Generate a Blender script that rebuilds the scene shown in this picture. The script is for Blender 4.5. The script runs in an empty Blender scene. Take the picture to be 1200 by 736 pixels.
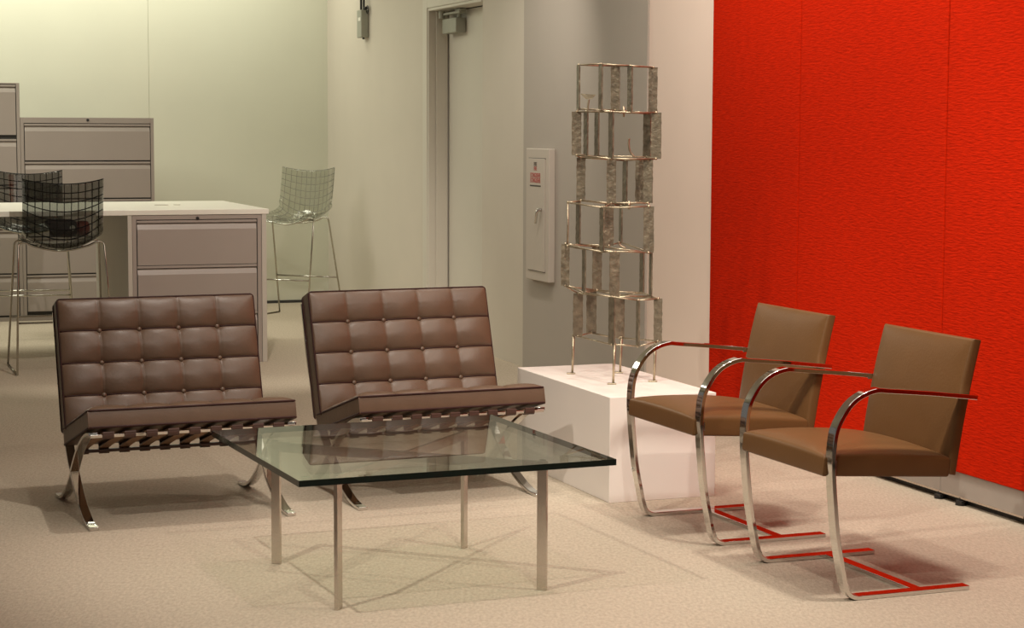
import bpy, bmesh, math, random
from mathutils import Vector, Matrix
PI = math.pi
random.seed(7)
S = bpy.context.scene
C = S.collection

# ------------------------------------------------------------------ camera, world, lights, exposure
cam_d = bpy.data.cameras.new('camera')
cam = bpy.data.objects.new('camera', cam_d)
C.objects.link(cam)
cam_d.sensor_width = 36.0
cam_d.lens = 2303.78 * 36.0 / 1200.0
cam_d.clip_start, cam_d.clip_end = 0.1, 100
cam.location = (0, 0, 1.4476)
cam.rotation_euler = (Matrix.Rotation(PI / 2 - 0.09418, 3, 'X') @ Matrix.Rotation(0.0038, 3, 'Z')).to_euler()
S.camera = cam

S.view_settings.view_transform = 'Standard'
S.view_settings.look = 'None'
S.view_settings.gamma = 1
S.view_settings.use_curve_mapping = False
S.view_settings.exposure = 0.08
S.cycles.use_denoising = True
S.cycles.max_bounces = 10
S.cycles.transparent_max_bounces = 24

world = bpy.data.worlds.new('world')
S.world = world
world.use_nodes = True
world.node_tree.nodes['Background'].inputs[0].default_value = (1.0, 0.93, 0.84, 1)
world.node_tree.nodes['Background'].inputs[1].default_value = 0.15

WARM = (1.0, 0.91, 0.80)
GREEN = (1.0, 0.99, 0.83)


def spot(name, loc, tgt, power, deg, blend=0.5, radius=0.04, col=WARM):
    d = bpy.data.lights.new(name, 'SPOT')
    d.energy, d.spot_size, d.spot_blend, d.shadow_soft_size, d.color = power, math.radians(deg), blend, radius, col
    o = bpy.data.objects.new(name, d)
    C.objects.link(o)
    o.location = loc
    o.rotation_euler = (Vector(tgt) - Vector(loc)).to_track_quat('-Z', 'Y').to_euler()
    return o


def area(name, loc, tgt, power, sx, sy, col=GREEN, spread=180, rz=None):
    d = bpy.data.lights.new(name, 'AREA')
    d.shape, d.size, d.size_y, d.energy, d.color = 'RECTANGLE', sx, sy, power, col
    d.spread = math.radians(spread)
    o = bpy.data.objects.new(name, d)
    C.objects.link(o)
    o.location = loc
    if rz is None:
        o.rotation_euler = (Vector(tgt) - Vector(loc)).to_track_quat('-Z', 'Y').to_euler()
    else:
        o.rotation_euler = (0, 0, rz)
    return o


spot('ceiling_spot', (-1.6, 4.4, 3.1), (0.3, 6.6, 0.0), 250, 66, 0.8, radius=0.03)
spot('ceiling_spot', (0.45, 4.0, 3.1), (-0.2, 7.0, 0.0), 135, 58, 0.7, radius=0.03)
spot('ceiling_spot', (-0.75, 7.15, 3.1), (-1.1, 7.35, 0.0), 95, 62, 0.7)
spot('ceiling_spot', (1.45, 5.7, 3.1), (1.25, 6.7, 0.0), 175, 84, 0.8, radius=0.12)
spot('sculpture_spot', (-0.35, 6.8, 3.1), (0.42, 8.1, 0.75), 70, 48, 0.7, radius=0.03)
spot('wall_wash_spot', (0.10, 8.7, 3.1), (0.80, 9.6, 0.9), 85, 160, 1.0)
spot('wall_wash_spot', (0.75, 7.2, 3.1), (1.45, 8.4, 1.2), 70, 100, 0.8)
spot('wall_wash_spot', (1.0, 5.4, 3.1), (1.9, 7.2, 1.0), 85, 90, 0.8)
spot('counter_spot', (-1.3, 9.3, 3.1), (-2.1, 12.1, 0.6), 220, 60)  # added spot that brightens the counter front
spot('corridor_spot', (-0.35, 10.5, 3.1), (-0.1, 12.2, 0.5), 95, 80, 0.9)  # added spot that brightens the wall around the door
area('seating_ceiling_panel', (0.6, 6.6, 3.17), None, 52, 3.0, 3.0, col=WARM, rz=0.345)  # added soft fill from above, lifts the shadows around the armchairs
area('office_ceiling_panel', (-2.7, 13.6, 3.15), None, 20, 1.2, 1.2, rz=0.345)
area('office_ceiling_panel', (-4.6, 13.2, 3.15), None, 65, 1.2, 1.2, rz=0.345)
area('cove_light', (-3.6, 15.08, 3.1), (-3.7, 15.5, 1.7), 42, 4.2, 0.15)


# ------------------------------------------------------------------ materials
def lin(c):
    return tuple((x / 12.92 if x <= .04045 else ((x + .055) / 1.055) ** 2.4) for x in (v / 255 for v in c)) + (1,)


def mat(name, col, rough=0.5, metal=0.0, spec=0.5, noise=0.0, nscale=20, bump=0.0, bscale=200, stretch=(1, 1, 1), coat=0.0, coords='Object'):
    m = bpy.data.materials.new(name)
    m.use_nodes = True
    N, L = m.node_tree.nodes, m.node_tree.links
    b = N['Principled BSDF']
    b.inputs['Base Color'].default_value = col
    b.inputs['Roughness'].default_value = rough
    b.inputs['Metallic'].default_value = metal
    b.inputs['Specular IOR Level'].default_value = spec
    b.inputs['Coat Weight'].default_value = coat
    b.inputs['Coat Roughness'].default_value = 0.08
    tc = N.new('ShaderNodeTexCoord')
    mp = N.new('ShaderNodeMapping')
    mp.inputs['Scale'].default_value = stretch
    L.new(tc.outputs[coords], mp.inputs[0])
    if noise:
        n = N.new('ShaderNodeTexNoise')
        n.inputs['Scale'].default_value = nscale
        n.inputs['Detail'].default_value = 4
        L.new(mp.outputs[0], n.inputs['Vector'])
        r = N.new('ShaderNodeMapRange')
        r.inputs[1].default_value, r.inputs[2].default_value = 0.25, 0.75
        r.inputs[3].default_value, r.inputs[4].default_value = 1 - noise, 1 + noise
        L.new(n.outputs[0], r.inputs[0])
        v = N.new('ShaderNodeMixRGB')
        v.blend_type = 'MULTIPLY'
        v.inputs[0].default_value = 1
        v.inputs[1].default_value = col
        L.new(r.outputs[0], v.inputs[2])
        L.new(v.outputs[0], b.inputs['Base Color'])
    if bump:
        n2 = N.new('ShaderNodeTexNoise')
        n2.inputs['Scale'].default_value = bscale
        n2.inputs['Detail'].default_value = 3
        L.new(mp.outputs[0], n2.inputs['Vector'])
        bp = N.new('ShaderNodeBump')
        bp.inputs['Strength'].default_value = bump
        bp.inputs['Distance'].default_value = 0.004
        L.new(n2.outputs[0], bp.inputs['Height'])
        L.new(bp.outputs[0], b.inputs['Normal'])
    return m


M = {}
M['carpet'] = mat('carpet', (0.445, 0.38, 0.295, 1), 0.95, spec=0.1, noise=0.16, nscale=95, bump=0.7, bscale=160, stretch=(1, 0.45, 1))
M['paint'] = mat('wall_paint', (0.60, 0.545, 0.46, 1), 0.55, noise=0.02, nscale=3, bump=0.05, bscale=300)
M['paint_light'] = mat('wall_paint_light', (0.80, 0.66, 0.56, 1), 0.6, noise=0.02, nscale=3)  # stronger light on this wall section is put into its colour
M['paint_grey'] = mat('wall_paint_grey', (0.42, 0.375, 0.325, 1), 0.6, noise=0.02, nscale=3)  # shade on this wall section is put into its darker colour
M['paint_office'] = mat('office_wall_panel', (0.60, 0.60, 0.49, 1), 0.22, noise=0.02, nscale=2, spec=0.5)
M['ceiling'] = mat('ceiling_paint', (0.6, 0.57, 0.5, 1), 0.9, noise=0.02)
M['door'] = mat('door_paint', (0.62, 0.58, 0.50, 1), 0.4, noise=0.02, nscale=2)
M['red'] = mat('red_fabric', (0.48, 0.014, 0.001, 1), 0.9, spec=0.05, noise=0.16, nscale=45, bump=1.0, bscale=60, stretch=(0.45, 1, 2.2))
M['base_grey'] = mat('grey_base_panel', (0.33, 0.29, 0.25, 1), 0.45, noise=0.03)
M['dark'] = mat('dark_gap', (0.03, 0.028, 0.024, 1), 0.7, noise=0.1)
M['black'] = mat('black_plastic', (0.012, 0.012, 0.012, 1), 0.4, noise=0.1)
M['chrome'] = mat('chrome', (0.68, 0.665, 0.64, 1), 0.06, 1.0, noise=0.02, nscale=8)
M['steel'] = mat('brushed_steel', (0.62, 0.58, 0.53, 1), 0.22, 1.0, noise=0.05, nscale=60, stretch=(8, 8, 1))
M['leather'] = mat('brown_leather', (0.105, 0.062, 0.037, 1), 0.42, spec=0.45, noise=0.10, nscale=14, bump=0.12, bscale=90)
M['leather_brno'] = mat('olive_brown_leather', (0.130, 0.062, 0.022, 1), 0.38, spec=0.25, noise=0.05, nscale=10, bump=0.10, bscale=120)
M['piping'] = mat('dark_red_piping', (0.030, 0.009, 0.007, 1), 0.55, spec=0.2, noise=0.1)
M['strap'] = mat('dark_leather_strap', (0.060, 0.026, 0.018, 1), 0.45, noise=0.15, nscale=30)
M['strap_under'] = mat('tan_leather_underside', (0.26, 0.15, 0.085, 1), 0.7, noise=0.15, nscale=30)
M['cabinet_paint'] = mat('cabinet_paint', (0.52, 0.465, 0.40, 1), 0.45, noise=0.02)
M['stool_steel'] = mat('stool_steel', (0.50, 0.48, 0.43, 1), 0.12, 1.0, noise=0.03)
M['plinth'] = mat('white_plinth_laminate', (0.82, 0.76, 0.70, 1), 0.35, noise=0.015, nscale=2)
M['bronze'] = mat('bronze_plate', (0.175, 0.147, 0.100, 1), 0.45, 0.45, noise=0.40, nscale=38, bump=0.9, bscale=55)
M['bronze_rod'] = mat('bronze_rod', (0.42, 0.36, 0.25, 1), 0.38, 0.85, noise=0.25, nscale=40, bump=0.5, bscale=90)
M['desk_white'] = mat('white_laminate', (0.70, 0.67, 0.59, 1), 0.35, noise=0.015)
M['metal_paint'] = mat('taupe_painted_metal', (0.30, 0.255, 0.222, 1), 0.42, noise=0.03, nscale=3)
M['metal_light'] = mat('pale_painted_metal', (0.45, 0.41, 0.35, 1), 0.42, noise=0.02, nscale=3)
M['grille'] = mat('device_grey', (0.33, 0.33, 0.27, 1), 0.5, noise=0.05)
M['label'] = mat('white_label', (0.75, 0.74, 0.66, 1), 0.6, noise=0.05)
M['navy'] = mat('navy_fabric', (0.012, 0.014, 0.03, 1), 0.6, noise=0.2)
M['red_plastic'] = mat('red_plastic', (0.22, 0.010, 0.008, 1), 0.4, noise=0.05)
M['red_ink'] = mat('red_ink', (0.38, 0.05, 0.04, 1), 0.6, noise=0.02)
M['dark_ink'] = mat('dark_ink', (0.05, 0.04, 0.03, 1), 0.6, noise=0.02)


def glass_mat(name, tint, ior=1.5, rough=0.0):
    m = bpy.data.materials.new(name)
    m.use_nodes = True
    N, L = m.node_tree.nodes, m.node_tree.links
    N.remove(N['Principled BSDF'])
    t = N.new('ShaderNodeBsdfTransparent')
    t.inputs[0].default_value = tint
    gl = N.new('ShaderNodeBsdfGlossy')
    gl.inputs['Roughness'].default_value = rough
    fr = N.new('ShaderNodeFresnel')
    fr.inputs[0].default_value = ior
    mx = N.new('ShaderNodeMixShader')
    # the Fresnel node inverts the index on back faces; feed it the inverse there so both faces reflect alike
    ge = N.new('ShaderNodeNewGeometry')
    io = N.new('ShaderNodeMapRange')
    io.inputs[3].default_value, io.inputs[4].default_value = ior, 1.0 / ior
    L.new(ge.outputs['Backfacing'], io.inputs[0])
    L.new(io.outputs[0], fr.inputs[0])
    L.new(fr.outputs[0], mx.inputs[0])
    L.new(t.outputs[0], mx.inputs[1])
    L.new(gl.outputs[0], mx.inputs[2])
    L.new(mx.outputs[0], N['Material Output'].inputs[0])
    return m


M['glass'] = glass_mat('clear_glass', (0.90, 0.94, 0.90, 1))
M['glass_edge'] = mat('glass_edge', (0.004, 0.010, 0.008, 1), 0.08, noise=0.1)


def shell_mat(name, tint, line, mixline):
    """transparent plastic with a square grid moulded in (UVs in metres)"""
    m = glass_mat(name, tint, 1.45, 0.03)
    N, L = m.node_tree.nodes, m.node_tree.links
    uv = N.new('ShaderNodeUVMap')
    sep = N.new('ShaderNodeSeparateXYZ')
    L.new(uv.outputs[0], sep.inputs[0])
    outs = []
    for k, per in ((0, 0.0415), (1, 0.0455)):
        a = N.new('ShaderNodeMath'); a.operation = 'DIVIDE'; a.inputs[1].default_value = per
        L.new(sep.outputs[k], a.inputs[0])
        f = N.new('ShaderNodeMath'); f.operation = 'FRACT'
        L.new(a.outputs[0], f.inputs[0])
        c = N.new('ShaderNodeMath'); c.operation = 'LESS_THAN'; c.inputs[1].default_value = 0.10
        L.new(f.outputs[0], c.inputs[0])
        outs.append(c)
    mxm = N.new('ShaderNodeMath'); mxm.operation = 'MAXIMUM'
    L.new(outs[0].outputs[0], mxm.inputs[0]); L.new(outs[1].outputs[0], mxm.inputs[1])
    k = N.new('ShaderNodeMath'); k.operation = 'MULTIPLY'; k.inputs[1].default_value = mixline
    L.new(mxm.outputs[0], k.inputs[0])
    d = N.new('ShaderNodeBsdfDiffuse'); d.inputs[0].default_value = line
    out = N['Material Output']
    old = out.inputs[0].links[0].from_socket
    mx = N.new('ShaderNodeMixShader')
    L.new(k.outputs[0], mx.inputs[0]); L.new(old, mx.inputs[1]); L.new(d.outputs[0], mx.inputs[2])
    L.new(mx.outputs[0], out.inputs[0])
    return m


M['shell_smoke'] = shell_mat('smoke_plastic_shell', (0.54, 0.55, 0.53, 1), (0.012, 0.012, 0.012, 1), 0.9)
M['shell_clear'] = shell_mat('clear_plastic_shell', (0.86, 0.87, 0.84, 1), (0.20, 0.19, 0.16, 1), 0.45)


# ------------------------------------------------------------------ mesh helpers
def add_box(bm, lo, hi, rot=None):
    g = bmesh.ops.create_cube(bm, size=1.0)['verts']
    c = [(a + b) / 2 for a, b in zip(lo, hi)]
    s = [b - a for a, b in zip(lo, hi)]
    for v in g:
        p = Vector((v.co.x * s[0], v.co.y * s[1], v.co.z * s[2]))
        if rot is not None:
            p = rot @ p
        v.co = p + Vector(c)
    return g


def add_prism(bm, poly, x0, x1):
    """closed polygon of (y, z) pulled along x"""
    a = [bm.verts.new((x0, y, z)) for y, z in poly]
    b = [bm.verts.new((x1, y, z)) for y, z in poly]
    n = len(poly)
    for i in range(n):
        bm.faces.new((a[i], a[(i + 1) % n], b[(i + 1) % n], b[i]))
    bm.faces.new(a[::-1]); bm.faces.new(b)


def spline(pts, n=8, closed=False):
    pts = [Vector(p) for p in pts]
    out = []
    m = len(pts)
    rng = range(m) if closed else range(m - 1)
    for i in rng:
        if closed:
            p0, p1, p2, p3 = pts[(i - 1) % m], pts[i], pts[(i + 1) % m], pts[(i + 2) % m]
        else:
            p0, p1, p2, p3 = pts[max(i - 1, 0)], pts[i], pts[i + 1], pts[min(i + 2, m - 1)]
        for k in range(n):
            t = k / n
            out.append(0.5 * ((2 * p1) + (p2 - p0) * t + (2 * p0 - 5 * p1 + 4 * p2 - p3) * t * t + (3 * p1 - p0 - 3 * p2 + p3) * t ** 3))
    if not closed:
        out.append(pts[-1])
    return out


def add_tube(bm, pts, r, seg=8, closed=False):
    pts = [Vector(p) for p in pts]
    n = len(pts)
    rings = []
    up = None
    for i in range(n):
        if closed:
            t = pts[(i + 1) % n] - pts[(i - 1) % n]
        else:
            t = pts[min(i + 1, n - 1)] - pts[max(i - 1, 0)]
        t.normalize()
        if up is None:
            up = Vector((0, 0, 1)) if abs(t.z) < 0.9 else Vector((1, 0, 0))
        s = t.cross(up)
        if s.length < 1e-5:
            s = t.cross(Vector((1, 0.3, 0)))
        s.normalize()
        up = s.cross(t).normalized()
        rr = r[i] if isinstance(r, (list, tuple)) else r
        rings.append([bm.verts.new(pts[i] + (s * math.cos(a) + up * math.sin(a)) * rr) for a in (2 * PI * k / seg for k in range(seg))])
    for i in range(n if closed else n - 1):
        a, b = rings[i], rings[(i + 1) % n]
        for k in range(seg):
            bm.faces.new((a[k], a[(k + 1) % seg], b[(k + 1) % seg], b[k]))
    if not closed:
        bm.faces.new(rings[0][::-1]); bm.faces.new(rings[-1])


def add_flat_bar(bm, path, x0, x1, thick):
    """flat bar following a path of (y, z), spanning x0..x1, thickness across the path"""
    path = [Vector((0, p[0], p[1])) for p in path]
    rows = []
    n = len(path)
    for i, p in enumerate(path):
        t = (path[min(i + 1, n - 1)] - path[max(i - 1, 0)]).normalized()
        nv = Vector((0, -t.z, t.y)) * (thick / 2)
        e = 0.0015
        a, b = p + nv, p - nv
        rows.append([bm.verts.new((x0, a.y, a.z)), bm.verts.new((x1, a.y, a.z)), bm.verts.new((x1, b.y, b.z)), bm.verts.new((x0, b.y, b.z))])
    for i in range(n - 1):
        for k in range(4):
            f = bm.faces.new((rows[i][k], rows[i][(k + 1) % 4], rows[i + 1][(k + 1) % 4], rows[i + 1][k]))
            f.material_index = 1 if k == 2 else 0
    bm.faces.new(rows[0][::-1]); bm.faces.new(rows[-1])


def add_cyl(bm, c, r, h, axis='Z', seg=24):
    m = Matrix.Translation(c)
    if axis == 'Y':
        m = m @ Matrix.Rotation(PI / 2, 4, 'X')
    if axis == 'X':
        m = m @ Matrix.Rotation(PI / 2, 4, 'Y')
    bmesh.ops.create_cone(bm, cap_ends=True, segments=seg, radius1=r, radius2=r, depth=h, matrix=m)


def obj(name, bm, m, parent=None, smooth=False, bevel=0.0, auto=False, loc=None, rz=None):
    me = bpy.data.meshes.new(name)
    bmesh.ops.recalc_face_normals(bm, faces=bm.faces[:])
    bm.to_mesh(me)
    bm.free()
    ms = m if isinstance(m, (list, tuple)) else [m]
    for k in ms:
        me.materials.append(M[k] if isinstance(k, str) else k)
    o = bpy.data.objects.new(name, me)
    C.objects.link(o)
    if parent:
        o.parent = parent
    if loc is not None:
        o.location = loc
    if rz is not None:
        o.rotation_euler = (0, 0, rz)
    if smooth or auto:
        for p in me.polygons:
            p.use_smooth = True
        if auto:
            me.set_sharp_from_angle(angle=math.radians(35))
    if bevel:
        b = o.modifiers.new('bevel', 'BEVEL')
        b.width, b.segments, b.limit_method = bevel, 2, 'ANGLE'
        b.angle_limit = math.radians(40)
    return o


def thing(name, label, cat, loc=(0, 0, 0), rz=0, group=None):
    o = bpy.data.objects.new(name, None)
    o.empty_display_size = 0.1
    C.objects.link(o)
    o.location = loc
    o.rotation_euler = (0, 0, rz)
    return tag(o, label, cat, group)


def tag(o, label, cat, group=None):
    o['label'], o['category'] = label, cat
    if group:
        o['group'] = group
    return o


def struct(o):
    o['kind'] = 'structure'
    return o


def copy_tree(o, parent=None):
    c = o.copy()
    C.objects.link(c)
    if parent:
        c.parent = parent
    for ch in list(o.children):
        copy_tree(ch, c)
    return c


def B():
    return bmesh.new()


# ------------------------------------------------------------------ the setting
CEIL = 3.2
bm = B(); add_box(bm, (-8, -3, -0.1), (5, 19, 0.0)); struct(obj('floor', bm, 'carpet'))
bm = B(); add_box(bm, (-8, -3, CEIL), (5, 19, CEIL + 0.1)); struct(obj('ceiling', bm, 'ceiling'))

GRID = 0.345
CORNER = (-1.533, 16.363, 0)
# back wall: x runs along it, away to the left is negative
bm = B()
add_box(bm, (-6.3, 0, 0), (-1.4745, 0.15, CEIL))
add_box(bm, (-1.4705, 0, 0), (0.10, 0.15, CEIL))
add_box(bm, (-6.3, 0.004, 0), (0.10, 0.15, CEIL))
struct(obj('wall_back', bm, 'paint_office', loc=CORNER, rz=GRID))
bm = B(); add_box(bm, (-6.3, -0.012, 0), (0.0, 0.0, 0.022)); struct(obj('baseboard_back', bm, 'dark', loc=CORNER, rz=GRID))  # dark strip drawn for the gap shadow at the wall foot

# long right-hand wall, x runs from the far corner towards the viewer, +y into the wall
W1 = math.atan2(-0.941, 0.339)
D0, D1, DZ = 2.814, 3.95, 2.27
bm = B()
add_box(bm, (0, 0, 0), (D0, 0.3, CEIL))
add_box(bm, (D0, 0, DZ), (D1, 0.3, CEIL))
add_box(bm, (D1, 0, 0), (4.76, 0.3, CEIL))
struct(obj('wall_right', bm, 'paint', loc=CORNER, rz=W1))
bm = B(); add_box(bm, (4.75, -0.012, 0), (6.59, 0.3, CEIL)); struct(obj('wall_right', bm, 'paint_grey', loc=CORNER, rz=W1))  # section painted darker in place of the shade on it

RD = math.atan2(-0.93856, 0.34512)
RED0 = (0.965, 9.577, 0)
L0 = Vector((0.699, 10.164)); L1 = Vector((0.993, 9.587)); dl = L1 - L0
bm = B()
add_box(bm, (0.0, 0.0, 0), (dl.length + 0.02, 0.3, CEIL))
struct(obj('wall_right', bm, 'paint_light', loc=(L0.x, L0.y, 0), rz=math.atan2(dl.y, dl.x)))  # section painted paler in place of the light on it
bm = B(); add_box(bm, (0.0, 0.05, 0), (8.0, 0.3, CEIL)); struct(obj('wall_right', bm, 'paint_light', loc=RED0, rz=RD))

# door with frame and closer
door = bpy.data.objects.new('door_1', None)
C.objects.link(door)
door.location = CORNER; door.rotation_euler = (0, 0, W1); struct(door)
bm = B()
add_box(bm, (D0 - 0.10, -0.018, 0), (D0, 0.0, DZ + 0.10))
add_box(bm, (D0, -0.018, DZ), (D1, 0.0, DZ + 0.10))
add_box(bm, (D0, -0.012, 0), (D0 + 0.02, 0.13, DZ))
add_box(bm, (D0 + 0.02, -0.012, DZ - 0.02), (D1, 0.13, DZ))
add_box(bm, (D0 + 0.02, 0.04, 0), (D0 + 0.035, 0.125, DZ - 0.02))
obj('door_frame', bm, 'door', door, bevel=0.003)
bm = B(); add_box(bm, (D0 + 0.043, 0.13, 0.01), (D1, 0.175, DZ - 0.025)); obj('door_leaf', bm, 'door', door, bevel=0.002)
bm = B(); add_box(bm, (D0 + 0.02, 0.172, 0), (D1, 0.18, DZ)); obj('door_backing', bm, 'dark', door)
cl = B(); add_box(cl, (D0 + 0.12, 0.055, 2.09), (D0 + 0.42, 0.128, 2.19))
co = obj('door_closer', cl, 'grille', door, bevel=0.006)
bm = B()
add_box(bm, (D0 + 0.12, 0.052, 2.215), (D0 + 0.50, 0.072, 2.230))
add_cyl(bm, (D0 + 0.40, 0.085, 2.21), 0.014, 0.05)
add_box(bm, (D0 + 0.38, 0.06, 2.215), (D0 + 0.50, 0.10, 2.245))
add_cyl(bm, (D0 + 0.13, 0.05, 2.22), 0.022, 0.05)
obj('closer_arm', bm, 'grille', co, bevel=0.002)

# ------------------------------------------------------------------ red fabric panels on a grey base
P1, P2, P3 = 0.884, 2.066, 6.2
panel_labels = ['narrow red fabric wall panel at the left, beside the pale wall',
                'middle red fabric wall panel behind the left cantilever armchair',
                'rightmost red fabric wall panel behind the right cantilever armchair']
for k, (a, b) in enumerate(((0, P1 - 0.003), (P1 + 0.003, P2 - 0.003), (P2 + 0.003, P3))):
    bm = B(); add_box(bm, (a, 0.0, 0.130), (b, 0.05, CEIL - 0.02))
    o = obj('fabric_panel', bm, 'red', loc=RED0, rz=RD, bevel=0.004)
    tag(o, panel_labels[k], 'wall panel', 'red fabric wall panels')
bm = B()
add_box(bm, (0.0, 0.012, 0.034), (2.063, 0.05, 0.128))
add_box(bm, (2.066, 0.012, 0.034), (P3, 0.05, 0.128))
struct(obj('baseboard_right', bm, 'base_grey', loc=RED0, rz=RD, bevel=0.001))
bm = B(); add_box(bm, (0.0, 0.044, 0.0), (P3, 0.05, 0.034)); struct(obj('trim_1', bm, 'dark', loc=RED0, rz=RD))  # dark sheet painted in for the shade in the gap under the base
bm = B(); add_box(bm, (0.0, 0.014, 0.026), (2.62, 0.044, 0.034)); struct(obj('trim_2', bm, 'steel', loc=RED0, rz=RD))
for k, (x, lab) in enumerate(((2.05, 'black levelling foot under the grey base, farther of the two'), (2.20, 'black levelling foot under the grey base, nearer the camera'))):
    bm = B()
    add_cyl(bm, (x, 0.02, 0.005), 0.022, 0.010, seg=16)
    add_cyl(bm, (x, 0.02, 0.018), 0.008, 0.022, seg=12)
    add_box(bm, (x - 0.012, 0.004, 0.008), (x + 0.028, 0.016, 0.020))
    o = obj('levelling_foot', bm, 'black', loc=RED0, rz=RD, bevel=0.001)
    tag(o, lab, 'levelling foot', 'levelling feet of the red wall')

# ------------------------------------------------------------------ cushions
def cushion(W, L, T, crown, cols, rows, amp, btn, rr, nu=100, nv=84, edge=0.05, bow=0.0, dome=0.0):
    """x across, y along, z thickness; returns (bmesh, height function)"""
    def hfun(x, y):
        fu, fv = (x / W + 0.5), y / L
        e = min(W / 2 - abs(x), y, L - y)
        e = max(e, 0.0)
        h = T + crown * (1 - math.exp(-e / edge))
        if e < rr:
            h -= rr * (1 - math.sqrt(max(0, 1 - (1 - e / rr) ** 2)))
        if dome:
            h += dome * math.sqrt(max(0.0, (1 - (2 * x / W) ** 2) * (1 - (2 * y / L - 1) ** 2)))
        if cols:
            su = abs(math.sin(PI * fu * cols)); sv = abs(math.sin(PI * fv * rows))
            h += amp * (0.38 * sv ** 0.45 + 0.62 * (su * sv) ** 0.5)
            cu, cv = round(fu * cols), round(fv * rows)
            if 0 < cu < cols and 0 < cv < rows:
                d = math.hypot(x - (cu / cols - 0.5) * W, y - cv / rows * L)
                h -= btn * (0.5 * math.exp(-(d / 0.014) ** 2) + 0.5 * math.exp(-(d / 0.045) ** 2))
        return h
    def smooth01(n):
        # denser sampling near both borders
        out = []
        for i in range(n + 1):
            t = i / n
            out.append(t + 0.0 * t)
        return out
    bm = B()
    us = smooth01(nu); vs = smooth01(nv)
    if rr:
        ex = [0.0, 0.1, 0.3, 0.6, 1.0]
        us = sorted(set([rr * k / W for k in ex] + [1 - rr * k / W for k in ex] + [u for u in us if rr / W < u < 1 - rr / W]))
        vs = sorted(set([rr * k / L for k in ex] + [1 - rr * k / L for k in ex] + [u for u in vs if rr / L < u < 1 - rr / L]))
    top, bot = [], []
    for v in vs:
        rt, rb = [], []
        for u in us:
            x, y = (u - 0.5) * W, v * L
            rt.append(bm.verts.new((x, y, hfun(x, y) + bow * (4 * v * (1 - v)))))
            edge_ = min(W / 2 - abs(x), y, L - y)
            zb = 0.0
            if edge_ < rr:
                zb += rr * (1 - math.sqrt(max(0, 1 - (1 - max(edge_, 0) / rr) ** 2)))
            rb.append(bm.verts.new((x, y, zb + bow * (4 * v * (1 - v)))))
        top.append(rt); bot.append(rb)
    a, b = len(vs), len(us)
    for i in range(a - 1):
        for j in range(b - 1):
            bm.faces.new((top[i][j], top[i][j + 1], top[i + 1][j + 1], top[i + 1][j]))
            bm.faces.new((bot[i][j], bot[i + 1][j], bot[i + 1][j + 1], bot[i][j + 1]))
    for i in range(a - 1):
        bm.faces.new((top[i][0], top[i + 1][0], bot[i + 1][0], bot[i][0]))
        bm.faces.new((top[i][-1], bot[i][-1], bot[i + 1][-1], top[i + 1][-1]))
    for j in range(b - 1):
        bm.faces.new((top[0][j], bot[0][j], bot[0][j + 1], top[0][j + 1]))
        bm.faces.new((top[-1][j], top[-1][j + 1], bot[-1][j + 1], bot[-1][j]))
    return bm, hfun


def apply(bm, mtx):
    bmesh.ops.transform(bm, matrix=mtx, verts=bm.verts[:])


def frame_mtx(origin, xa, ya, za):
    m = Matrix.Identity(4)
    for i, a in enumerate((xa, ya, za)):
        for k in range(3):
            m[k][i] = a[k]
    for k in range(3):
        m[k][3] = origin[k]
    return m


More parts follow.
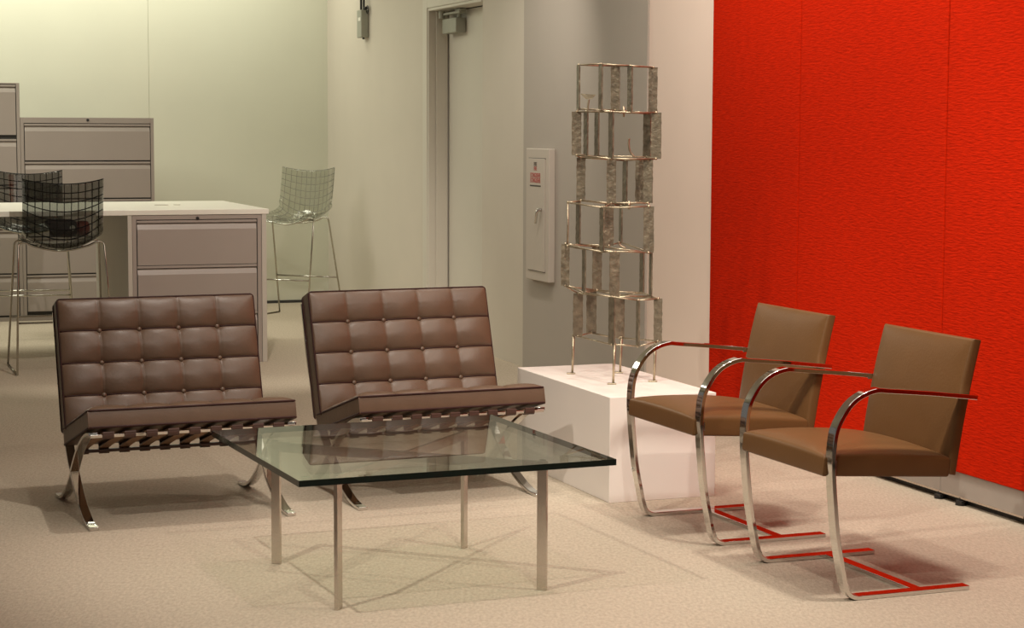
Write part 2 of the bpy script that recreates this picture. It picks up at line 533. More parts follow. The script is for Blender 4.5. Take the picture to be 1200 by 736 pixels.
# ------------------------------------------------------------------ tufted lounge chair (local: -y is forward)
def lounge_chair(label, loc, rz):
    t = thing('lounge_chair', label, 'chair', loc, rz, 'tufted leather lounge chairs')
    R0 = 0.3845
    c1 = [(-f, z) for f, z in ((-.345, .728), (-.300, .605), (-.232, .44), (-.155, .292), (-.065, .188), (.0, .145), (.104, .075), (.234, .024), (.318, .008))]
    c2 = [(-f, z) for f, z in ((.385, .352), (.30, .338), (.205, .302), (.12, .256), (.06, .215), (.0, .167), (-.06, .117), (-.134, .066), (-.2, .033), (-.262, .014), (-.325, .007))]
    p1 = [(p.y, p.z) for p in spline([(0, a, b) for a, b in c1], 8)] + [(-.372, .007)]
    p2 = [(p.y, p.z) for p in spline([(0, a, b) for a, b in c2], 8)] + [(.362, .006)]
    for s in (-1, 1):
        x0, x1 = sorted((s * R0, s * (R0 - 0.034)))
        bm = B(); add_flat_bar(bm, p1, x0, x1, 0.013)
        obj('back_leg_bar', bm, 'chrome', t, auto=True, bevel=0.0015)
        bm = B(); add_flat_bar(bm, p2, x0 + 0.0005, x1 - 0.0005, 0.0125)
        obj('seat_leg_bar', bm, 'chrome', t, auto=True, bevel=0.0015)
    # cross rails
    for y, z, nm in ((-0.380, 0.345, 'front_rail'), (0.108, 0.212, 'rear_rail'), (0.334, 0.708, 'top_rail')):
        bm = B(); add_box(bm, (-0.38, y - 0.008, z - 0.006), (0.38, y + 0.008, z + 0.006))
        obj(nm, bm, 'strap' if nm == 'rear_rail' else 'chrome', t, bevel=0.002)
    # seat and back straps
    for k in range(9):
        x = -0.315 + 0.63 * k / 8
        bm = B()
        pts = spline([(0, -0.372, 0.333), (0, -0.390, 0.337), (0, -0.392, 0.352), (0, -0.375, 0.356), (0, -0.2, 0.312), (0, 0.0, 0.257), (0, 0.09, 0.231), (0, 0.116, 0.222), (0, 0.120, 0.210), (0, 0.108, 0.202)], 5)
        add_flat_bar(bm, [(p.y, p.z) for p in pts], x - 0.020, x + 0.020, 0.004)
        obj('seat_strap', bm, ['strap', 'strap_under'], t, auto=True)
    for k in range(9):
        x = -0.315 + 0.63 * k / 8
        bm = B()
        pts = spline([(0, 0.112, 0.224), (0, 0.165, 0.290), (0, 0.25, 0.45), (0, 0.315, 0.60), (0, 0.342, 0.692), (0, 0.347, 0.712), (0, 0.334, 0.719)], 5)
        add_flat_bar(bm, [(p.y, p.z) for p in pts], x - 0.020, x + 0.020, 0.004)
        obj('back_strap', bm, 'strap', t, auto=True)

    def tufted(name, W, L, T, crown, rows, origin, ya, za):
        xa = Vector((1, 0, 0))
        mt = frame_mtx(origin, xa, ya, za)
        bm, h = cushion(W, L, T, crown, 5, rows, 0.016, 0.016, 0.004, edge=0.035)
        apply(bm, mt)
        c = obj(name, bm, 'leather', t, smooth=True)
        for p in c.data.polygons:
            p.use_smooth = True
        c.data.set_sharp_from_angle(angle=math.radians(60))
        # welts: around the two rims and along the seams
        bm = B()
        rim = []
        w, rc = W / 2, 0.012
        for cx, cy, a0 in ((w - rc, rc, -90), (w - rc, L - rc, 0), (-w + rc, L - rc, 90), (-w + rc, rc, 180)):
            for k in range(5):
                a = math.radians(a0 + 22.5 * k)
                rim.append((cx + rc * math.cos(a), cy + rc * math.sin(a)))
        def dens(pts, n=8):
            out = []
            for i in range(len(pts)):
                a, b = pts[i], pts[(i + 1) % len(pts)]
                m_ = n if math.hypot(b[0] - a[0], b[1] - a[1]) > 0.1 else 1
                out += [(a[0] + (b[0] - a[0]) * k / m_, a[1] + (b[1] - a[1]) * k / m_) for k in range(m_)]
            return out
        for zz in (T + 0.001, 0.004):
            add_tube(bm, [Vector((x, y, zz)) for x, y in dens(rim)], 0.0042, 6, closed=True)
        apply(bm, mt)
        obj('rim_piping', bm, 'piping', c, smooth=True)
        bm = B()
        for j in range(1, rows):
            add_tube(bm, [Vector((x, j / rows * L, h(x, j / rows * L) + 0.0015)) for x in (-w + 0.004 + (W - 0.008) * k / 100 for k in range(101))], 0.0030, 6)
        apply(bm, mt)
        obj('cross_welt', bm, 'piping', c, smooth=True)
        bm = B()
        for i in range(1, 5):
            x = (i / 5 - 0.5) * W
            add_tube(bm, [Vector((x, y, h(x, y))) for y in (0.004 + (L - 0.008) * k / 84 for k in range(85))], 0.0013, 6)
        apply(bm, mt)
        obj('long_seam', bm, 'leather', c, smooth=True)
        for i in range(1, 5):
            for j in range(1, rows):
                x, y = (i / 5 - 0.5) * W, j / rows * L
                bm = B()
                bmesh.ops.create_uvsphere(bm, u_segments=12, v_segments=8, radius=0.0095,
                                          matrix=Matrix.Translation((x, y, h(x, y) + 0.006)) @ Matrix.Diagonal((1, 1, 0.6, 1)))
                apply(bm, mt)
                obj('button', bm, 'leather', c, smooth=True)
        return c
    # seat: from the front edge back; back: from the bottom up
    sd = Vector((0, 0.51, -0.138)).normalized(); sn = Vector((0, 0.138, 0.51)).normalized()
    org = Vector((0, -0.372, 0.433)) - sn * 0.062
    tufted('seat_cushion', 0.770, 0.53, 0.064, 0.014, 4, org, sd, sn)
    bd = Vector((0, 0.150, 0.462)).normalized(); bn = Vector((0, -0.462, 0.150)).normalized()
    org = Vector((0, 0.078, 0.305)) - bn * 0.090
    tufted('back_cushion', 0.772, 0.505, 0.090, 0.010, 4, org, bd, bn)
    return t


ch1 = lounge_chair('brown tufted leather lounge chair on the left, in front of the white counter', (-1.3025, 7.4492, 0), 0.3931)
ch2 = copy_tree(ch1)
ch2.location = (-0.3751, 7.849, 0); ch2.rotation_euler = (0, 0, 0.4143)
ch2['label'] = 'brown tufted leather lounge chair beside the white plinth, partly behind the glass table'

# ------------------------------------------------------------------ glass coffee table
tb = thing('coffee_table', 'square glass coffee table on flat steel legs with crossed bars', 'table', (-0.3416, 6.2622, 0), 0.3985)
TH = 0.4335
bm = B(); add_box(bm, (-.508, -.508, TH - 0.019), (.508, .508, TH))
for f in bm.faces:
    f.material_index = 0 if abs(f.calc_center_median().z - (TH - 0.0095)) > 0.005 else 1
obj('glass_top', bm, ['glass', 'glass_edge'], tb)
TI = 0.3353 * math.sqrt(2)
ZB = TH - 0.019 - 0.004
for a in (45, 135):
    m = Matrix.Rotation(math.radians(a), 3, 'Z')
    bm = B(); add_box(bm, (-TI, -0.006, ZB - 0.032), (TI, 0.006, ZB) if a == 45 else (TI, 0.006, ZB - 0.0003))
    for v in bm.verts:
        v.co = m @ v.co
    obj('cross_bar', bm, 'steel', tb, bevel=0.001)
for a in (45, 135, 225, 315):
    m = Matrix.Rotation(math.radians(a), 3, 'Z')
    bm = B(); add_box(bm, (TI - 0.016, -0.0063, 0), (TI + 0.016, 0.0063, ZB + 0.0002))
    for v in bm.verts:
        v.co = m @ v.co
    obj('leg', bm, 'steel', tb, bevel=0.001)
    bm = B(); p = m @ Vector((TI, 0, ZB + 0.002)); add_cyl(bm, p, 0.011, 0.0040, seg=20)
    obj('glass_pad', bm, 'chrome', tb, smooth=False)

# ------------------------------------------------------------------ flat-bar cantilever armchairs (local: -y forward, -x... near side is +x)
def armchair(label, loc, rz):
    t = thing('cantilever_armchair', label, 'chair', loc, rz, 'cantilever armchairs by the red wall')
    prof = [(-.258, .612), (-.10, .631), (.06, .6465), (.106, .650), (.155, .637), (.196, .610), (.229, .566), (.248, .52), (.255, .454), (.2535, .388), (.247, .309),
            (.235, .202), (.215, .100), (.203, .050), (.190, .022), (.165, .0086), (.13, .0078), (0.0, .0076), (-.245, .0075)]
    path = [(-p.y, p.z) for p in spline([(0, a, b) for a, b in prof], 7)]
    for s in (-1, 1):
        x0, x1 = sorted((s * 0.260, s * 0.300))
        bm = B(); add_flat_bar(bm, path, x0, x1, 0.0145)
        obj('arm_frame', bm, 'chrome', t, auto=True, bevel=0.0018)
    bm = B(); add_box(bm, (-0.262, 0.050, 0.0008), (0.262, 0.090, 0.0140)); obj('base_crossbar', bm, 'chrome', t, bevel=0.0018)
    # seat pad
    W = 0.522
    bm, h = cushion(W, 0.455, 0.062, 0.006, 0, 0, 0, 0, 0.008, 48, 48, edge=0.03, dome=0.034)
    sd = Vector((0, 0.455, -0.030)).normalized(); sn = Vector((0, 0.030, 0.455)).normalized()
    apply(bm, frame_mtx(Vector((0, -0.272, 0.388)), Vector((1, 0, 0)), sd, sn))
    seat = obj('seat', bm, 'leather_brno', t, smooth=True)
    seat.data.set_sharp_from_angle(angle=math.radians(50))
    def rim(parent, org, ya, za, L, zz, r=0.003, w=W / 2 - 0.003):
        bm = B()
        pts = []
        for a, b in (((-w, 0.003), (w, 0.003)), ((w, 0.003), (w, L - 0.003)), ((w, L - 0.003), (-w, L - 0.003)), ((-w, L - 0.003), (-w, 0.003))):
            pts += [Vector((a[0] + (b[0] - a[0]) * k / 8, a[1] + (b[1] - a[1]) * k / 8, zz)) for k in range(8)]
        add_tube(bm, pts, r, 6, closed=True)
        apply(bm, frame_mtx(org, Vector((1, 0, 0)), ya, za))
        obj('welt', bm, 'leather_brno', parent, smooth=True)
    rim(seat, Vector((0, -0.272, 0.388)), sd, sn, 0.455, 0.009)
    # back pad
    bd = Vector((0, 0.084, 0.426)).normalized(); bn = Vector((0, -0.426, 0.084)).normalized()
    L = 0.434
    org = Vector((0, 0.176, 0.369)) - bn * 0.036
    bm, h = cushion(W, L, 0.032, 0.004, 0, 0, 0, 0, 0.008, 48, 48, edge=0.03, bow=0.006, dome=0.016)
    apply(bm, frame_mtx(org, Vector((1, 0, 0)), bd, bn))
    back = obj('backrest', bm, 'leather_brno', t, smooth=True)
    back.data.set_sharp_from_angle(angle=math.radians(50))
    # fixings that carry the pads on the frame
    for s in (-1, 1):
        bm = B(); add_box(bm, (min(s * 0.255, s * 0.264), -0.250, 0.405), (max(s * 0.255, s * 0.264), -0.225, 0.435))
        obj('seat_bracket', bm, 'chrome', t)
        bm = B(); add_box(bm, (min(s * 0.255, s * 0.264), 0.205, 0.607), (max(s * 0.255, s * 0.264), 0.235, 0.617))
        obj('back_bracket', bm, 'chrome', t)
    return t


a1 = armchair('brown leather armchair with chrome flat-bar frame, beside the white plinth', (0.7829, 7.0881, 0), -1.1927)
a2 = copy_tree(a1)
a2.location = (1.1123, 6.2958, 0); a2.rotation_euler = (0, 0, -1.1979)
a2['label'] = 'brown leather armchair with chrome flat-bar frame, nearest the camera at far right'

# ------------------------------------------------------------------ plinth and sculpture
bm = B(); add_box(bm, (0, 0, 0), (0.4558, 1.0145, 0.4135))
tag(obj('plinth', bm, 'plinth', loc=(0.3797, 7.5303, 0), rz=0.3575, bevel=0.002), 'low white box plinth carrying the tall metal sculpture', 'plinth')

TIERS = [
 [(-0.150,0.050,1.114,1.295,0.012),(-0.065,-0.100,1.109,1.294,0.014),(0.010,0.200,1.112,1.297,0.038),(0.055,-0.080,1.099,1.288,0.019),(0.157,0.050,1.097,1.286,0.037)],
 [(-0.158,0.000,0.925,1.103,0.039),(-0.114,0.150,0.923,1.104,0.018),(-0.066,0.200,0.919,1.105,0.018),(-0.022,-0.120,0.913,1.102,0.019),(0.142,0.150,0.917,1.098,0.032),(0.165,-0.050,0.913,1.100,0.042)],
 [(-0.137,0.050,0.738,0.914,0.037),(-0.016,-0.050,0.731,0.912,0.038),(0.054,0.200,0.715,0.901,0.018),(0.115,0.150,0.731,0.906,0.041),(0.134,-0.050,0.732,0.909,0.038)],
 [(-0.192,0.000,0.553,0.732,0.005),(-0.142,0.200,0.548,0.732,0.018),(-0.056,-0.120,0.536,0.716,0.017),(-0.014,0.150,0.545,0.724,0.038),(0.038,0.200,0.556,0.708,0.011),(0.135,-0.100,0.532,0.720,0.042)],
 [(-0.198,0.100,0.379,0.554,0.036),(-0.125,-0.050,0.363,0.542,0.014),(-0.061,0.200,0.353,0.538,0.040),(-0.005,-0.150,0.354,0.538,0.041),(0.126,0.150,0.347,0.520,0.016),(0.149,-0.050,0.350,0.529,0.010)],
 [(-0.142,0.150,0.162,0.343,0.041),(-0.079,0.300,0.161,0.345,0.044),(-0.016,-0.180,0.163,0.357,0.024),(0.036,0.190,0.151,0.333,0.041),(0.092,-0.150,0.153,0.341,0.012),(0.177,-0.100,0.169,0.344,0.035)],
]
RINGS = [(0, 1, 3, 4, 2), (0, 3, 5, 4, 2, 1), (0, 1, 4, 3, 2), (0, 2, 5, 4, 3, 1), (0, 1, 3, 5, 4, 2), (0, 2, 4, 5, 3, 1)]
sc = thing('sculpture', 'tall openwork bronze sculpture of stacked plates and rods on the white plinth', 'sculpture', (0.42, 8.1, 0.4135), 0)
rnd = random.Random(3)
for tier, ring in zip(TIERS, RINGS):
    for (x, y, z0, z1, w) in tier:
        PW = 0.040
        if w < 0.007:
            bm = B(); add_tube(bm, [(x, y, z0), (x + 0.001, y, (z0 + z1) / 2), (x, y, z1)], 0.0035, 8)
            obj('upright_rod', bm, 'bronze_rod', sc, smooth=True)
            continue
        ang = math.acos(max(0.0, min(1.0, (w - 0.003) / PW))) * -1
        if w > 0.034:
            ang = rnd.uniform(-0.25, 0.25); PW = w / math.cos(ang)
        bm = B()
        nx, nz = 4, 14
        tilt = rnd.uniform(-0.004, 0.004)
        F, Bk = [], []
        for k in range(nz + 1):
            fr, br = [], []
            jit = rnd.uniform(-0.0012, 0.0012), rnd.uniform(-0.0012, 0.0012)
            for j in range(nx + 1):
                px = -PW / 2 + PW * j / nx + (jit[0] if j == 0 else jit[1] if j == nx else 0)
                pz = z0 + (z1 - z0) * k / nz
                d = rnd.uniform(-0.0003, 0.0003)
                fr.append(bm.verts.new((px, -0.0028 + d, pz))); br.append(bm.verts.new((px, 0.0028 + d, pz)))
            F.append(fr); Bk.append(br)
        for k in range(nz):
            for j in range(nx):
                bm.faces.new((F[k][j], F[k][j + 1], F[k + 1][j + 1], F[k + 1][j]))
                bm.faces.new((Bk[k][j], Bk[k + 1][j], Bk[k + 1][j + 1], Bk[k][j + 1]))
            bm.faces.new((F[k][0], F[k + 1][0], Bk[k + 1][0], Bk[k][0]))
            bm.faces.new((F[k][-1], Bk[k][-1], Bk[k + 1][-1], F[k + 1][-1]))
        for j in range(nx):
            bm.faces.new((F[0][j], Bk[0][j], Bk[0][j + 1], F[0][j + 1]))
            bm.faces.new((F[-1][j], F[-1][j + 1], Bk[-1][j + 1], Bk[-1][j]))
        m = Matrix.Translation((x, y, 0)) @ Matrix.Rotation(ang, 4, 'Z')
        apply(bm, m)
        obj('plate', bm, 'bronze', sc)
    for zi in (3, 2):
        bm = B()
        pts = [Vector((tier[i][0], tier[i][1], tier[i][zi])) for i in ring]
        for k in range(len(pts)):
            a, b = pts[k], pts[(k + 1) % len(pts)]
            mid = (a + b) / 2 + Vector((0, 0, rnd.uniform(-0.002, 0.002)))
            add_tube(bm, [a, mid, b], 0.0033, 7)
            bmesh.ops.create_uvsphere(bm, u_segments=8, v_segments=6, radius=0.0058, matrix=Matrix.Translation(a))
        obj('ring', bm, 'bronze_rod', sc, smooth=True)
# ties between one tier and the next
for up, lo in zip(TIERS[:-1], TIERS[1:]):
    for (x, y, z0, z1, w) in up:
        q = min(lo, key=lambda s: (s[0] - x) ** 2 + (s[1] - y) ** 2)
        bm = B()
        add_tube(bm, [(x, y, z0), ((x + q[0]) / 2, (y + q[1]) / 2, (z0 + q[3]) / 2 - 0.002), (q[0], q[1], q[3])], 0.0032, 6)
        obj('tie_rod', bm, 'bronze_rod', sc, smooth=True)
tops = [TIERS[5][0], TIERS[5][2], TIERS[5][3], TIERS[5][5]]
for (x, y), tp in zip(((-0.164, 0.156), (-0.008, -0.179), (0.040, 0.191), (0.164, -0.093)), tops):
    bm = B(); add_tube(bm, [(x, y, 0.004), (x + 0.002, y, 0.085), (x + 0.004, y, tp[2] + 0.006)], [0.0046, 0.0054, 0.0066], 10)
    lg = obj('leg', bm, 'bronze_rod', sc, smooth=True)
    bm = B(); add_box(bm, (x - 0.024, y - 0.009, 0.0), (x + 0.012, y + 0.009, 0.006)); obj('foot_plate', bm, 'bronze_rod', lg, bevel=0.002)
bm = B()
add_tube(bm, [(-0.116, -0.05, 1.104), (-0.113, -0.05, 1.135), (-0.111, -0.05, 1.152)], 0.0042, 8)
a = [bm.verts.new(p) for p in ((-0.146, -0.054, 1.176), (-0.080, -0.054, 1.172), (-0.098, -0.054, 1.154), (-0.122, -0.054, 1.153))]
b = [bm.verts.new((v.co.x, -0.040, v.co.z)) for v in a]
bm.faces.new(a); bm.faces.new(b[::-1])
for i in range(4):
    bm.faces.new((a[i], b[i], b[(i + 1) % 4], a[(i + 1) % 4]))
obj('dish', bm, 'bronze_rod', sc)
for pts, r in ((spline([(0.058, 0, 0.995), (0.056, 0, 0.97), (0.062, 0, 0.942), (0.079, 0, 0.918)], 5), 0.0042),
               (spline([(0.019, 0, 0.571), (0.024, 0, 0.556), (0.047, 0, 0.543)], 5), 0.0042),
               ([(0.054, -0.1, 0.742), (0.054, -0.1, 0.708)], 0.005)):
    bm = B(); add_tube(bm, pts, r, 8); obj('hook', bm, 'bronze_rod', sc, smooth=True)
bm = B()
add_tube(bm, [(0.032, -0.05, 1.125), (0.032, -0.05, 1.082)], 0.0045, 8)
add_tube(bm, [(0.018, -0.05, 1.101), (0.046, -0.05, 1.106)], 0.0045, 8)
obj('small_cross', bm, 'bronze_rod', sc, smooth=True)

# ------------------------------------------------------------------ fire extinguisher cabinet on the shaded wall section
fx = thing('extinguisher_cabinet', 'narrow pale wall cabinet with red lettering and small latch handle on the grey wall', 'cabinet', CORNER, W1)
s0, s1, z0, z1 = 4.905, 5.285, 0.555, 1.330
bm = B(); add_box(bm, (s0, -0.052, z0), (s1, -0.012, z1)); obj('body', bm, 'cabinet_paint', fx, bevel=0.004)
bm = B(); add_box(bm, (s0 + 0.055, -0.058, z0 + 0.058), (s1 - 0.055, -0.052, z1 - 0.058)); dr = obj('door', bm, 'cabinet_paint', fx, bevel=0.002)
bm = B()
for zz in (z0 + 0.055, z1 - 0.061):
    add_box(bm, (s0 + 0.05, -0.0545, zz), (s1 - 0.05, -0.0521, zz + 0.006))
obj('door_gap', bm, 'dark', fx)
bm = B()
add_cyl(bm, (s1 - 0.105, -0.066, 0.975), 0.011, 0.018, 'Y', 14)
add_tube(bm, [(s1 - 0.105, -0.078, 0.98), (s1 - 0.125, -0.080, 0.95), (s1 - 0.145, -0.079, 0.895)], 0.008, 8)
obj('latch_handle', bm, 'chrome', dr, smooth=True)


def text(body, size, m, parent, x, z, y, sx=1.0):
    cu = bpy.data.curves.new('lettering', 'FONT')
    cu.body, cu.size, cu.align_x, cu.align_y, cu.extrude = body, size, 'CENTER', 'CENTER', 0.0006
    tmp = bpy.data.objects.new('lettering_src', cu)
    C.objects.link(tmp)
    bpy.context.view_layer.update()
    me = bpy.data.meshes.new_from_object(tmp.evaluated_get(bpy.context.evaluated_depsgraph_get()))
    bpy.data.objects.remove(tmp)
    me.name = 'lettering'
    me.materials.clear(); me.materials.append(M[m])
    o = bpy.data.objects.new('lettering', me)
    C.objects.link(o)
    o.parent = parent
    o.location = (x, y, z)
    o.rotation_euler = (PI / 2, 0, 0)
    o.scale = (sx, 1, 1)
    return o


xm = (s0 + s1) / 2 - 0.015
text('FIRE', 0.034, 'dark_ink', dr, xm, 1.238, -0.0585, 0.85)
text('FIRE', 0.034, 'red_ink', dr, xm, 1.212, -0.0585, 0.85)
text('EXTINGUISHER', 0.040, 'red_ink', dr, xm, 1.172, -0.0585, 0.62)
text('EXTINGUISHER', 0.040, 'red_ink', dr, xm, 1.142, -0.0585, 0.62)
bm = B(); add_box(bm, (xm - 0.09, -0.0590, 1.108), (xm + 0.09, -0.0578, 1.116)); obj('lettering_rule', bm, 'dark_ink', dr)

# ------------------------------------------------------------------ grey device hanging by straps on the far wall
hd = thing('hanging_device', 'small grey box hanging by two black straps left of the door', 'device', CORNER, W1)
bm = B(); add_box(bm, (1.15, -0.062, 2.135), (1.275, -0.002, 2.345)); obj('body', bm, 'grille', hd, bevel=0.006)
bm = B(); add_box(bm, (1.19, -0.0635, 2.262), (1.255, -0.0615, 2.288)); obj('label_plate', bm, 'label', hd)
for x in (1.185, 1.262):
    bm = B(); add_box(bm, (x - 0.010, -0.045, 2.338), (x + 0.010, -0.030, CEIL)); obj('strap', bm, 'black', hd, bevel=0.003)
bm = B()
add_tube(bm, [(1.30 + 0.028 * math.cos(a), -0.02, 2.345 + 0.028 * math.sin(a)) for a in (2 * PI * k / 20 for k in range(20))], 0.004, 6, closed=True)
add_cyl(bm, (1.275, -0.03, 2.355), 0.012, 0.06, 'X', 10)
obj('ring_clip', bm, 'black', hd, smooth=True)
bm = B(); add_cyl(bm, (1.23, -0.032, 2.130), 0.010, 0.014, seg=10); obj('button', bm, 'black', hd)

# ------------------------------------------------------------------ filing cabinets and counter
def drawer(parent, x0, x1, z0, z1, y=-0.016, lip=0.036):
    """full-width pull: the top of the front slopes back to a lip"""
    bm = B()
    add_prism(bm, [(0, z0), (y, z0), (y, z1 - lip), (y + 0.011, z1 - 0.006), (y + 0.006, z1), (0, z1)], x0, x1)
    return obj('drawer', bm, 'metal_paint', parent)


def lateral_file(label, loc, rz, W, H, D, x0, zs, lock=True, group=None, panel=0.018, flip=None):
    t = thing('lateral_file', label, 'filing cabinet', loc, rz, group)
    bm = B()
    add_box(bm, (x0, 0.0, 0.0), (x0 + W, D, H - 0.0))
    obj('body', bm, 'metal_paint', t, bevel=0.002)
    bm = B()
    top = max(z for _, z in zs) + 0.024
    add_box(bm, (x0, -0.016, 0.0), (x0 + 0.024, 0.0, H)); add_box(bm, (x0 + W - 0.024, -0.016, 0.0), (x0 + W, 0.0, H))
    add_box(bm, (x0 + 0.024, -0.016, top), (x0 + W - 0.024, 0.0, H)); add_box(bm, (x0 + 0.024, -0.016, 0.0), (x0 + W - 0.024, 0.0, 0.03))
    zz = sorted(zs)
    for (a, b) in zz:
        add_box(bm, (x0 + 0.028, -0.013, b + 0.004), (x0 + W - 0.028, 0.0, b + 0.019))
    obj('face_frame', bm, 'metal_paint', t, bevel=0.001)
    bm = B(); add_box(bm, (x0 + 0.024, -0.003, 0.03), (x0 + W - 0.024, -0.0005, top)); obj('gap_liner', bm, 'dark', t)
    for (a, b) in zs:
        d = drawer(t, x0 + 0.030, x0 + W - 0.030, a, b)
    if lock:
        bm = B(); add_cyl(bm, (x0 + W / 2, -0.017, H - 0.018 if H > 1.2 else H - 0.020), 0.0105, 0.008, 'Y', 18); obj('lock', bm, 'black', t)
    return t


CAB = (-3.651, 14.636, 0)
pz = 0.282
lateral_file('taupe lateral filing cabinet against the back wall, lower of the two behind the counter', CAB, GRID, 0.985, 1.515, 0.46, 0.0,
             [(1.449 - 0.282 * k - 0.252, 1.449 - 0.282 * k) for k in range(5)], True, 'filing cabinets at the back wall')
t = lateral_file('taller taupe filing cabinet cut by the left edge of the photo', CAB, GRID, 0.99, 1.768, 0.46, -0.992,
                 [(1.385, 1.735), (1.02, 1.335), (0.69, 0.99), (0.36, 0.66), (0.045, 0.33)], True, 'filing cabinets at the back wall')

DESK = (-1.522, 12.134, 0)
t = lateral_file('taupe three-drawer file under the right end of the white counter', DESK, GRID, 0.79, 0.915, 1.37, -0.822,
                 [(0.613, 0.865), (0.322, 0.590), (0.035, 0.300)])
bm = B()
add_box(bm, (-0.030, -0.018, 0.0), (0.0, 1.375, 0.9165))
tag(obj('end_panel', bm, 'metal_light', loc=DESK, rz=GRID, bevel=0.002), 'pale upright panel closing the right end of the counter', 'panel')
bm = B()
add_box(bm, (-0.850, -0.018, 0.0), (-0.8235, 1.375, 0.9165))
tag(obj('side_panel', bm, 'metal_light', loc=DESK, rz=GRID, bevel=0.002), 'pale upright panel between the drawers and the counter knee space', 'panel')
bm = B(); add_box(bm, (-3.2, -0.018, 0.0), (-3.17, 1.375, 0.9165))
tag(obj('end_panel', bm, 'metal_light', loc=DESK, rz=GRID, bevel=0.002), 'pale panel holding up the far left end of the counter', 'panel')
ct = thing('countertop', 'long white standing-height countertop in front of the filing cabinets', 'counter', DESK, GRID)
bm = B(); add_box(bm, (-3.25, -0.022, 0.917), (0.014, 1.387, 0.948)); obj('top', bm, 'desk_white', ct, bevel=0.002)
for x in (-0.52, -0.42):
    bm = B(); add_cyl(bm, (x, 0.72, 0.949), 0.045 if x < -0.5 else 0.022, 0.004, seg=24); obj('grommet', bm, 'metal_light', ct)


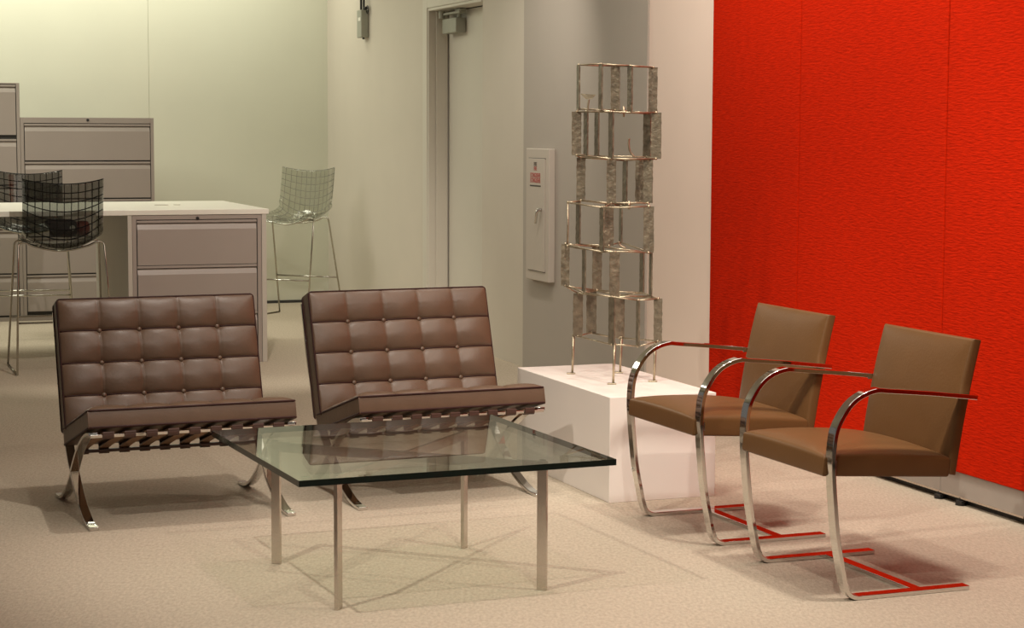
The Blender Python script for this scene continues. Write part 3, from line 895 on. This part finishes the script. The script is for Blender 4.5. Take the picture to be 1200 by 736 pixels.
# ------------------------------------------------------------------ bar stools (local: -y is the way the sitter faces)
def stool(label, loc, rz, shell, group=None):
    t = thing('bar_stool', label, 'stool', loc, rz, group)
    r = 0.0065
    HT, HB = 0.245, 0.285
    for s, yt, yb in ((-1, -0.10, -0.275), (1, 0.12, 0.285)):     # front hoop, rear hoop
        bm = B()
        pts = [(-HB, yb, r), (-HT - 0.006, yt + (yb - yt) * 0.06, 0.72), (-HT, yt, 0.757), (-HT + 0.035, yt, 0.766)]
        mid = [(-0.14, yt, 0.738), (0.0, yt, 0.715), (0.14, yt, 0.738)]
        pts = pts[:2] + spline([pts[1], pts[2], pts[3]] + mid + [(HT - 0.035, yt, 0.766), (HT, yt, 0.757), (HT + 0.006, yt + (yb - yt) * 0.06, 0.72)], 6)[1:] + [(HB, yb, r)]
        add_tube(bm, pts, r, 8)
        obj('leg_hoop', bm, 'stool_steel', t, smooth=True)
        zf = 0.30
        k = 1 - zf / 0.74
        yy = yt + (yb - yt) * k; xx = HT + (HB - HT) * k
        bm = B(); add_tube(bm, [(-xx, yy, zf), (xx, yy, zf)], 0.0062, 8); obj('footrest', bm, 'stool_steel', t, smooth=True)
    for s in (-1, 1):
        bm = B(); add_tube(bm, [(s * HB, -0.275, r), (s * HB, 0.285, r)], r, 8); obj('floor_runner', bm, 'stool_steel', t, smooth=True)
    for x in (-0.12, 0.12):
        bm = B(); add_tube(bm, [(x, -0.10, 0.742), (x, 0.12, 0.742)], 0.006, 8); obj('seat_rail', bm, 'stool_steel', t, smooth=True)
    # shell: profile (y, z) pulled across x, dished
    prof = spline([(0, 0.285, 1.128), (0, 0.272, 1.04), (0, 0.252, 0.93), (0, 0.235, 0.865), (0, 0.200, 0.818), (0, 0.13, 0.792), (0, 0.02, 0.778), (0, -0.10, 0.775), (0, -0.175, 0.772), (0, -0.205, 0.755)], 5)
    n, mx = len(prof), 16
    me = B()
    uvl = me.loops.layers.uv.new('UVMap')
    arc = [0.0]
    for i in range(1, n):
        arc.append(arc[-1] + (prof[i] - prof[i - 1]).length)
    rows = []
    for i, p in enumerate(prof):
        f = arc[i] / arc[-1]
        wid = 0.232 - 0.020 * max(0, (f - 0.75) / 0.25)
        row = []
        tn = (prof[min(i + 1, n - 1)] - prof[max(i - 1, 0)]).normalized()
        nv = Vector((0, tn.z, -tn.y))
        if nv.y > 0 and abs(nv.y) > abs(nv.z):
            nv = -nv
        if nv.z < 0 and abs(nv.z) >= abs(nv.y):
            nv = -nv
        for j in range(mx + 1):
            u = -1 + 2 * j / mx
            dish = (0.055 if f < 0.4 else 0.03) * abs(u) ** 2.2 - 0.022
            off = Vector((0, -0.66, 0.75)) if 0.36 < f < 0.5 else nv
            q = p + nv * dish
            q.z -= (0.02 + 0.06 * min(1.0, f / 0.42)) * (1 - u * u) * (1.0 if f < 0.42 else max(0.3, 1 - (f - 0.42) * 2.6)) - 0.012
            row.append((me.verts.new((u * wid, q.y, q.z)), (u * 0.235 + 0.0021, arc[i])))
        rows.append(row)
    for i in range(n - 1):
        for j in range(mx):
            q = (rows[i][j], rows[i][j + 1], rows[i + 1][j + 1], rows[i + 1][j])
            f = me.faces.new([k[0] for k in q])
            for lp, k in zip(f.loops, q):
                lp[uvl].uv = k[1]
    o = obj('seat_shell', me, shell, t, smooth=True)
    so = o.modifiers.new('thickness', 'SOLIDIFY'); so.thickness = 0.006; so.offset = 0
    return t


stool('smoke-grey gridded bar stool with its back to the viewer, nearest at the counter', (-2.71, 11.74, 0), GRID + PI, 'shell_smoke', 'smoke-grey bar stools at the counter')
stool('smoke-grey gridded bar stool behind the counter at the left edge of the photo', (-3.33, 13.55, 0), GRID - 0.1, 'shell_smoke', 'smoke-grey bar stools at the counter')
stool('clear gridded plastic bar stool alone in the corner right of the counter', (-1.683, 15.017, 0), -0.42, 'shell_clear')

# things seen through the smoked shell of the nearest stool
bg = thing('tool_pouch', 'dark pouch with red end lying on the seat of the nearest smoke-grey stool', 'pouch', (-2.67, 11.74, 0.782), GRID + 0.1)
bm = B()
add_tube(bm, spline([(-0.09, 0, 0.062), (-0.08, 0, 0.064), (-0.02, 0, 0.062), (0.06, 0, 0.060)], 5), [0.030] + [0.055] * 13 + [0.048, 0.045], 12)
obj('bag', bm, 'navy', bg, smooth=True)
bm = B(); add_tube(bm, [(0.060, 0, 0.060), (0.09, 0, 0.06), (0.13, 0, 0.058), (0.14, 0, 0.058)], [0.040, 0.046, 0.046, 0.03], 12); obj('red_end', bm, 'red_plastic', bg, smooth=True)
bm = B(); add_cyl(bm, (0.03, -0.052, 0.065), 0.016, 0.012, 'Y', 14); obj('badge', bm, 'label', bg)
